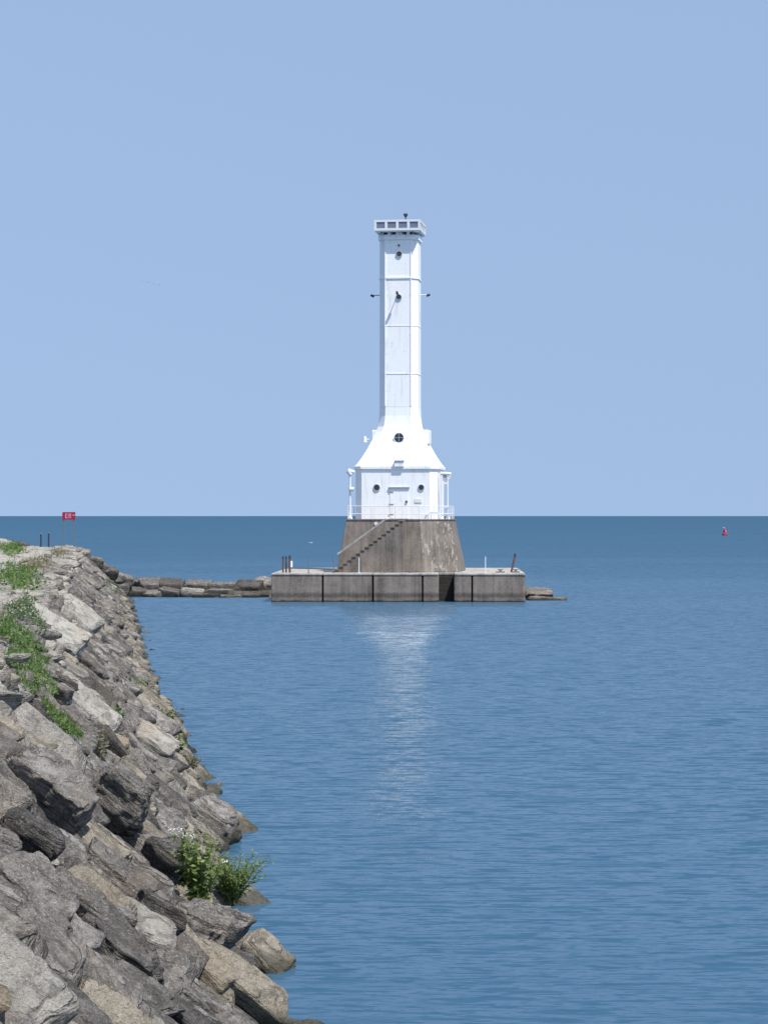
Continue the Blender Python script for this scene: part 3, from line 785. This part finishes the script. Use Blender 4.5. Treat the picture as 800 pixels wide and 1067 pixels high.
# portholes
def porthole(x, yv, r, depth, rim=.04, parent=lh, m='glass'):
    # yv is the y of the wall plane; faces -y
    b = MB(); z = depth
    b.tube((x, yv-.035, z), (x, yv+.05, z), r, n=20); o = b.build('porthole', M[m], parent)
    b = MB(); b.ring((x, yv+.01, z), (0,-1,0), r, r+rim, .07); b.build('rim', M['grey_paint' if m=='glass' else 'white'], o)
porthole(.07, -A, .17, zz(267)); porthole(.05, -A, .16, zz(311.5)); porthole(.06, -A, .06, zz(258), .02)
porthole(-1.24, -2.69, .19, Z(pz(508,150.5))); porthole(1.68, -2.69, .17, Z(pz(508,150.5)))
# the large porthole on the flare, in a short drum standing out of the slope
zc = zz(457); yv = -(29*.0638*.918)
b = MB(); b.tube((.12,yv-.12,zc),(.12,yv+.5,zc), .37, n=28); o = b.build('round_window', M['white'], lh, smooth=False)
b = MB(); b.tube((.12,yv-.135,zc),(.12,yv-.1,zc), .30, n=28); b.build('pane', M['glass'], o)
b = MB(); b.box(.105,.135,yv-.15,yv-.136,zc-.3,zc+.3); b.box(-.18,.42,yv-.148,yv-.137,zc-.015,zc+.015); b.build('glazing_bar', M['grey_paint'], o)
# hatch/vent above the cornice
b = MB(); b.box(-.06,.56,-2.9,-2.3,Z(8.70),Z(9.05)); o = b.build('vent_box', M['white'], lh, bevel=.01)
b = MB(); b.box(-.09,.59,-2.95,-2.3,Z(9.05)+.002,Z(9.12)); b.build('lid', M['grey_paint'], o)
# side dormers
for sx in (-1, 1):
    xi, xo = sx*1.1, (1.98 if sx > 0 else -1.80)
    b = MB(); b.box(min(xi,xo), max(xi,xo), -.85, .85, zz(463), zz(448.5)); b.build('dormer', M['white'], lh, bevel=.05)
# lamp on the left flank
b = MB(); b.tube((-2.0,-.4,zz(458)),(-2.32,-.5,zz(458)),.04); b.tube((-2.32,-.5,zz(454.5)),(-2.32,-.5,zz(461)),.09,.16)
b.build('flank_lamp', M['rail_white'], lh)
# four lamp arms half way up
for (dx, dy, m) in ((-1,0,'steel'),(1,0,'rail_white'),(0,-1,'steel'),(0,1,'steel')):
    z = zz(307.5); b = MB(); c = A-.02; e = A+.50
    b.tube((dx*c,dy*c,z),(dx*e,dy*e,z), .028); o = b.build('lamp_arm', M[m], lh)
    b = MB(); b.tube((dx*(e-.03),dy*(e-.03),z-.07),(dx*(e+.20),dy*(e+.20),z+.02), .09,.075); b.build('lamp', M['dark_metal'], o)
# door
b = MB(); dz0, dz1 = BT+.10, Z(pz(508.5,150.5)); b.box(-.38,.84,-2.72,-2.66,dz0,dz1); door = b.build('door', M['white'], lh, bevel=.01)
b = MB(); b.box(-.46,.92,-2.80,-2.69,dz1+.002,dz1+.08); b.build('drip_strip', M['grey_paint'], door)
for z in (.30,.95,1.75):
    b = MB(); b.box(-.46,-.14,-2.745,-2.722,dz0+z-.025,dz0+z+.025); b.build('hinge', M['hinge'], door)
b = MB(); b.box(.66,.78,-2.79,-2.722,dz0+1.05,dz0+1.18); b.build('handle', M['dark_metal'], door)
for x in (-2.0,-.65,1.1,1.95):
    b = MB(); b.box(x-.014,x+.014,-2.70,-2.66,BT+.09,Z(8.49)); b.build('plate_seam', M['white'], lh)
b = MB(); b.box(1.25,1.7,-2.73,-2.692,BT+1.15,BT+1.4); b.build('notice_plate', M['rail_white'], lh)
b = MB(); b.box(1.95,2.2,-3.1,-2.9,BT+.08,BT+.35); b.build('small_box', M['rail_white'], lh)
# railing round the house
per = [(-3.0,-3.62),(1.64,-3.62),(3.38,-1.90),(3.38,1.8),(1.6,3.6),(-3.0,3.6)]
b = MB(); r1, r2 = Z(6.12), Z(5.62)
for i in range(6):
    p, q = per[i], per[(i+1) % 6]
    for r in (r1, r2): b.tube((*p, r), (*q, r), .022, n=6)
b.build('rail', M['rail_white'], lh)
for i in range(6):
    p, q = Vector(per[i]), Vector(per[(i+1) % 6]); n = max(1, round((q-p).length/1.45))
    for k in range(n):
        c = p.lerp(q, k/n); b = MB(); b.tube((c.x,c.y,BT+.07),(c.x,c.y,r1), .028, n=6); b.build('rail_post', M['rail_white'], lh)
b = MB(); b.tube((-1.15,-3.85,Z(4.98)),(-1.15,-3.7,Z(4.98)), .12); 
b.build('disc_marker', M['rail_white'], lh)
# tall white pipes standing on the corners
def to_lh(x, y): 
    v = Matrix.Rotation(R(-7), 3, 'Z') @ Vector((x,y,0)); return AX+v.x, AY+v.y
x, y = to_lh(-2.93, -3.2)
vp = empty('pipe_davit', (x,y,5.28), 'white pipe davit with a curved hood at the left corner of the lighthouse house', 'davit')
b = MB(); b.tube((0,0,0),(0,0,2.9), .07); b.tube((0,0,0),(0,0,.28), .17,.08); b.build('post', M['rail_white'], vp)
b = MB(); b.tube((.05,0,2.9),(-.12,0,3.15), .14,.17); b.tube((-.12,0,3.15),(.28,0,3.05), .16,.10); b.build('hood', M['rail_white'], vp)
b = MB(); b.tube((-.02,-.1,1.95),(.25,-.1,1.95), .13); b.build('lamp', M['rail_white'], vp)
x, y = to_lh(3.12, -1.75)
vp = empty('twin_davit', (x,y,5.28), 'pair of white posts with hooded top bar at the right corner of the lighthouse', 'davit')
for xx in (-.18, .20):
    b = MB(); b.tube((xx,0,0),(xx,0,2.75), .06); b.tube((xx,0,0),(xx,0,.25), .15,.07); b.build('post', M['rail_white'], vp)
b = MB(); b.box(-.20,.22,-.04,.04,2.3,2.42); b.build('cross_bar', M['rail_white'], vp)
b = MB(); b.box(-.20,.22,-.04,.04,.75,.83); b.build('cross_bar', M['rail_white'], vp)
b = MB(); b.tube((-.28,0,3.0),(.42,0,2.96), .10); b.tube((.42,0,2.98),(.28,0,2.6), .09,.07); b.tube((-.18,0,2.75),(-.22,0,2.95), .06); b.build('hood', M['rail_white'], vp)
b = MB(); b.box(-.12,.14,.0,.06,2.50,2.92); b.build('lamp_face', M['grey_paint'], vp)

# small things on the pier deck
def post(x, ytop, D, r, m, name, lab, cat, group=None, lean=0, capm=None, extra=0):
    X = px(x, D); e = empty(name, (X, D, DZ), lab, cat, group=group); h = pz(ytop, D)-DZ
    b = MB(); b.tube((0,0,0),(lean*h,0,h), r, r*.92, n=12); b.build('shaft', M[m], e)
    b = MB(); b.tube((lean*h,0,h-.01),(lean*h*1.05,0,h+.14), r*1.15, r*.8, n=12); b.build('cap', M[capm or 'dark_metal'], e)
    return e
post(295, 582, 148.5, .06, 'timber', 'mooring_post', 'leftmost weathered brown timber post of the three on the pier', 'post')
post(298.2, 582, 148.7, .06, 'timber', 'mooring_post', 'middle weathered brown timber post of the three on the pier', 'post')
e = post(302, 581, 148.5, .075, 'timber', 'mooring_post', 'rightmost timber post of the three, with a white patch on its side', 'post')
b = MB(); b.tube((.10,-.02,.35),(.10,-.02,.75), .075); b.build('white_patch', M['bird_white'], e)
post(532.5, 579, 149.3, .07, 'timber', 'mooring_post', 'leaning brown timber post near the right end of the pier', 'post', lean=.22-.0)
ALLP = [(321.5,581,'thin dark stanchion on the pier between timber posts and base','steel'),(347.5,580,'thin dark stanchion on the pier touching the left foot of the base','steel'),
        (374,581,'short white stanchion in front of the concrete stair','rail_white'),(505.5,580,'thin white stanchion on the open right part of the pier deck','rail_white'),
        (401,581,'faint stanchion in front of the brown base, left of centre','conc'),(427,581,'faint stanchion in front of the brown base, right of centre','conc')]
for (x, yt, lab, m) in ALLP:
    D = 147.6; X = px(x, D); e = empty('stanchion', (X, D, DZ), lab, 'stanchion', group='stanchions along the pier deck'); h = pz(yt, D)-DZ
    b = MB(); b.tube((0,0,0),(0,0,h), .03, n=8); b.build('shaft', M[m], e)
    b = MB(); b.tube((0,0,0),(0,0,.04), .08, n=10); b.build('foot', M[m], e)
for (x, D, w, dd, lab) in ((521,148.6,.55,.6,'low dark mooring plate left of the leaning post'),(537,148.6,.5,.6,'low dark mooring plate right of the leaning post')):
    b = MB(); b.box(-w/2,w/2,-dd/2,dd/2,0,.07); b.box(-.08,.08,-.08,.08,.07,.16); b.box(-.18,.18,-.05,.05,.16,.22)
    o = b.build('cleat', M['steel'], None); o.location = (px(x,D), D, DZ+.002); tag(o, lab, 'cleat')
b = MB(); b.tube((0,0,.05),(1.7,.1,.05), .05, n=8); o = b.build('iron_bar', M['steel']); o.location = (px(337,149),149.5,DZ); tag(o,'dark bar lying on the deck left of the base','bar')

# ------------------------------------------------------------------ signs and posts on the breakwater end
SD = 148.0; sx0, sx1 = px(66.6,SD), px(77.2,SD)
sg = empty('warning_sign', ((sx0+sx1)/2, SD, CZ-.25), 'small red sign with pale lettering on two thin posts at the breakwater end', 'sign')
hw = (sx1-sx0)/2; zt = pz(533.6,SD)-(CZ-.25); zb = pz(541.6,SD)-(CZ-.25)
for s in (-1, 1):
    b = MB(); b.tube((s*hw*.96,.03,0),(s*hw*.96,.03,zt-.03), .028, n=8); b.build('post', M['steel'], sg)
b = MB(); b.box(-hw-.08,hw+.1,-.03,-.002,zb,zt); bd = b.build('board', M['red'], sg)
b = MB()
y0, y1 = -.037, -.031
for (xa, xb, za, zb_) in [(-.22,-.17,.10,.40),(-.17,-.05,.35,.40),(-.17,-.07,.23,.27),(-.17,-.05,.10,.15),(0,.05,.10,.40),(.05,.11,.35,.40),(.11,.16,.24,.40),(.05,.11,.22,.27),(.11,.16,.10,.20),(.26,.38,.26,.34)]:
    b.box(xa,xb,y0,y1,zb+za,zb+zb_)
b.build('lettering', M['sign_white'], bd)
for (x, yt, lab) in ((43,556.5,'left dark post of the short pair left of the red sign'),(51,555.5,'right dark post of the short pair left of the red sign')):
    D = 148; e = empty('fence_post', (px(x,D), D, CZ-.2), lab, 'post', group='short pair of posts on the breakwater end')
    h = pz(yt,D)-(CZ-.2)
    b = MB(); b.tube((0,0,0),(0,0,h), .05, n=10); b.build('shaft', M['dark_metal'], e)
    b = MB(); b.tube((0,0,h),(0,0,h+.07), .075,.05, n=10); b.build('cap', M['steel'], e)

# ------------------------------------------------------------------ buoy and birds
BD = 640
bu = empty('channel_buoy', (px(754.5,BD),BD,0), 'small red buoy with a pale sunlit side far out on the lake', 'buoy')
b = MB(); b.loft([[(r*math.cos(t*math.pi/8), r*math.sin(t*math.pi/8), z) for t in range(16)] for r, z in ((.45,-.4),(.72,-.1),(.72,.55),(.52,.75))]); b.build('float', M['red_buoy'], bu, smooth=True)
b = MB()
b.loft([[(r*math.cos(t*math.pi/6), r*math.sin(t*math.pi/6), z) for t in range(12)] for r, z in ((.45,.752),(.38,1.5),(.16,2.0))]); b.build('tower', M['red_buoy'], bu)
b = MB(); b.tube((0,0,2.0),(0,0,2.3), .13,.08); b.build('lantern', M['sign_white'], bu)
b = MB(); b.box(.08,.40,-.56,-.50,.9,1.5); b.build('sunlit_patch', M['sign_white'], bu)  # pale box painting in the sunlit right side of the buoy
def bird(loc, span, m, lab, group=None, rz=0):
    e = empty('gull', loc, lab, 'bird', rz=rz, group=group); s = span/2
    b = MB(); rr = []
    for (y, r) in ((-.42,.03),(-.34,.12),(-.15,.17),(.12,.14),(.35,.06),(.5,.10)):
        rr.append([(s*r*math.cos(t*math.pi/4), s*y, s*r*.8*math.sin(t*math.pi/4)) for t in range(8)])
    b.loft(rr)
    for sg_ in (-1, 1):
        b.loft([[(sg_*s*x, s*(yy-.13), s*(z+.015)),(sg_*s*x, s*(yy+.13*w), s*(z+.015)),(sg_*s*x, s*(yy+.13*w), s*(z-.015)),(sg_*s*x, s*(yy-.13), s*(z-.015))] for x, yy, z, w in ((.1,0,.05,1.2),(.5,-.06,.22,1),(1.0,.06,.12,-.3))])
    b.build('body', M[m], e, smooth=False)
bird((px(324,300),300,pz(565.7,300)), .75, 'bird_white', 'tiny white gull low over the lake left of the lighthouse base', rz=.5)
for k, (x, y) in enumerate(((149.5,292),(154,294),(160.5,296),(166,297))):
    bird((px(x,900),900,pz(y,900)), 1.1, 'bird_dark', ('first','second','third','fourth')[k]+' from the left of four faint distant birds in the sky', 'line of distant birds in the sky', rz=.4+k*.3)

# ------------------------------------------------------------------ plants
def leaves(b, c, n, rx, ry, hgt, size, rr, up=.5, follow=True, edge=.5):
    for _ in range(n):
        a = rr.random()*2*math.pi; q = rr.random()**edge
        x = c[0]+rx*q*math.cos(a); y = c[1]+ry*q*math.sin(a)
        # ragged outline
        w = float(vnoise(np.array([[x*2.2, y*1.3, 5.0]]))[0])
        if q > .72+.4*w: continue
        hh = hgt*(1-q*q)*.8+hgt*.25+hgt*.5*w
        z = (surf(x, y) if follow else c[2])+rr.random()*max(.03, hh)+.02
        s = size*rr.uniform(.6, 1.3)
        d = Vector((rr.gauss(0,1), rr.gauss(0,1), rr.gauss(up,.5))).normalized(); nrm = Vector((rr.gauss(0,.6), rr.gauss(-.3,.6), 1)).normalized()
        u = d.cross(nrm).normalized() if d.cross(nrm).length > .01 else Vector((1,0,0)); v = nrm.cross(u).normalized()
        p = Vector((x,y,z)); b.add([p-v*s*.5, p+u*s*.32+nrm*s*.08, p+v*s*.55, p-u*s*.32+nrm*s*.08], [(0,1,2,3)])
def patch(pxx, pyy, wpx, hpx, n, hgt, size, m, lab, seed, flowers=0, lift=0):
    c = at(pxx, pyy); rr = random.Random(seed); k = c.y/F
    a = at(pxx, pyy-hpx/2); d = at(pxx, pyy+hpx/2); ry = max(.4, (a.y-d.y)/2); rx = wpx/2*k
    b = MB(); cc = ((px(pxx,c.y)), (a.y+d.y)/2, c.z)
    # follow the pixel column so that the patch runs along its piece of ground
    for _ in range(n):
        t = rr.uniform(-1,1); s_ = rr.uniform(-1,1); q = math.hypot(t, s_)
        y = cc[1]+t*ry; x = px(pxx, y)+s_*rx*(y/c.y) + (0)
        w = float(vnoise(np.array([[x*2.6, y*1.1, seed*1.7]]))[0])
        if q > .68+.8*w or vnoise(np.array([[x*6, y*4, seed*3.1]]))[0] > .38: continue
        z = surf(x, y)+lift+rr.random()*hgt*.62*(1.15-q*.8+.8*w)+.02
        if rr.random() < .22:       # upright grass blades among the leaves
            a_ = rr.random()*6.28; lw = size*.10; hh_ = size*rr.uniform(1.6, 3.6); p = Vector((x,y,z-.02)); u = Vector((math.cos(a_), math.sin(a_), 0))
            tip = p+Vector((rr.gauss(0,.35)*hh_, rr.gauss(0,.35)*hh_, hh_)); b.add([p-u*lw, p+u*lw, tip+u*lw*.2, tip-u*lw*.2], [(0,1,2,3)]); continue
        s = size*rr.uniform(.6,1.35); nrm = Vector((rr.gauss(.1,.55), rr.gauss(-.35,.55), 1)).normalized()
        ang = rr.random()*6.28; u = Vector((math.cos(ang), math.sin(ang), 0)); u = (u-nrm*u.dot(nrm)).normalized(); v = nrm.cross(u)
        p = Vector((x,y,z)); b.add([p-v*s*.55, p+u*s*.36+nrm*s*.06, p+v*s*.55, p-u*s*.36+nrm*s*.06], [(0,1,2,3)])
    o = b.build('ground_cover', M[m]); tag(o, lab, 'plants', kind='stuff')
    return o
patch(22, 615, 62, 34, 4200, .45, .10, 'leaf', 'bright green low growth across the breakwater top, upper patch', 1, lift=.22)
patch(28, 708, 78, 84, 9000, .30, .055, 'leaf', 'large patch of green leafy weeds at the left edge of the crest', 2, lift=.26)
patch(64, 779, 58, 34, 3200, .16, .045, 'leaf', 'small patch of bright green leaves tucked between pale slabs', 3, lift=.28)
patch(30, 655, 56, 26, 2600, .30, .06, 'leaf_dark', 'dark green trailing growth between the two leafy patches', 4, lift=.24)
patch(12, 578, 34, 12, 1600, .6, .14, 'leaf', 'green growth below the white boulder on the skyline', 5, lift=.1)
patch(40, 592, 34, 14, 1500, .4, .12, 'leaf_dry', 'dry brownish scrub on the far breakwater top', 6, lift=.05)
patch(64, 584, 22, 12, 1200, .5, .12, 'leaf_dry', 'dry brown tuft on the slope edge below the red sign', 7, lift=.05)
patch(118, 615, 22, 34, 1700, .3, .12, 'leaf_dark', 'dull green creeper over the far slope stones above the bay corner', 8, lift=.2)
patch(75, 640, 16, 30, 900, .25, .09, 'leaf_dry', 'dry creeper along the right side of the large pale slab', 9, lift=.15)

def weed(name, loc, lab, h, spread, nst, m, lsize, seed, flowers=0, thin=False, nleaf=16, leanx=0):
    rr = random.Random(seed); e = empty(name, loc, lab, 'plant'); b = MB(); lf = MB(); fl = MB()
    for k in range(nst):
        a = rr.random()*6.28; r = spread*rr.uniform(.3,1); hh = h*rr.uniform(.55,1.05)
        p0 = Vector((rr.gauss(0,.04),rr.gauss(0,.04),0)); p2 = Vector((math.cos(a)*r+leanx*hh, math.sin(a)*r, hh)); p1 = p0.lerp(p2,.5)+Vector((0,0,hh*.15))
        prev = p0
        for j in range(1,5):
            t = j/4; c = p0*(1-t)**2+p1*2*t*(1-t)+p2*t*t; b.tube(prev, c, .008*(1.2-t), n=4); prev = c
        for j in range(nleaf):
            t = rr.uniform(.12,1.0); c = p0*(1-t)**2+p1*2*t*(1-t)+p2*t*t
            d = Vector((rr.gauss(0,1),rr.gauss(0,1),rr.gauss(.3,.6))).normalized(); s = lsize*rr.uniform(.6,1.25)*(1.15-t*.5)
            nrm = Vector((rr.gauss(0,.5),rr.gauss(-.3,.5),1)).normalized(); u = d.cross(nrm)
            if u.length < .05: continue
            u.normalize(); w = .10 if thin else .33
            lf.add([c, c+d*s*.5+u*s*w, c+d*s, c+d*s*.5-u*s*w], [(0,1,2,3)])
        if flowers and rr.random() < .16:
            for j in range(14):
                c = p2+Vector((rr.gauss(0,.022),rr.gauss(0,.022),rr.gauss(.02,.012))); fl.tube(c, c+Vector((rr.gauss(0,.004),rr.gauss(0,.004),.010)), .006,.008, n=5)
    b.build('stem', M['stem'], e); lf.build('foliage', M[m], e)
    if flowers and fl.v: fl.build('flower_head', M['flower'], e)['kind'] = 'stuff'
    return e
def spot(x, y, lift=.1):
    p = at(x, y, lift); return (p.x, p.y, p.z+lift*.5)
weed('flowering_weed', spot(208,938,.3), 'leafy green weed with white flower heads growing from stones near the water', .98, .34, 34, 'leaf_grey', .095, 21, flowers=1, nleaf=30)
weed('flowering_weed', spot(192,912,.3), 'lower leafy weed just left of the white-flowered weed', .40, .22, 12, 'leaf_grey', .11, 22, nleaf=18)
weed('feathery_bush', spot(240,932,.25), 'feathery fine-leaved green bush overhanging the water', .68, .50, 60, 'leaf_grey', .11, 23, thin=True, nleaf=34, leanx=.15)
weed('stalk_weed', spot(101,790), 'thin upright stalk weed alone on pale stones mid slope', .62, .10, 5, 'leaf_dry', .08, 24, nleaf=14, leanx=.2)
for i,(x,y,h,m,lab) in enumerate([(146,722,.5,'leaf_grey','grass tuft on the waterline stones, farthest of the shore tufts'),(176,760,.5,'leaf','low green plant on the waterline stones, middle of the shore tufts'),
    (184,748,.4,'leaf_dark','dark sprig overhanging the water behind the middle tuft'),(182,786,.45,'leaf_grey','pale green plant at the water above the boulders, nearest of the shore tufts'),
    (200,800,.35,'leaf_dry','dry brown tuft at the water beside the nearest shore tuft'),(120,752,.3,'leaf','tiny green sprig among pale stones right of the stalk weed'),(160,735,.35,'leaf_dry','dry tuft behind the shore plants on the stones')]):
    weed('shore_tuft', spot(x,y), lab, h, .28, 16, m, .12, 40+i, thin=(i%2==0), nleaf=14)
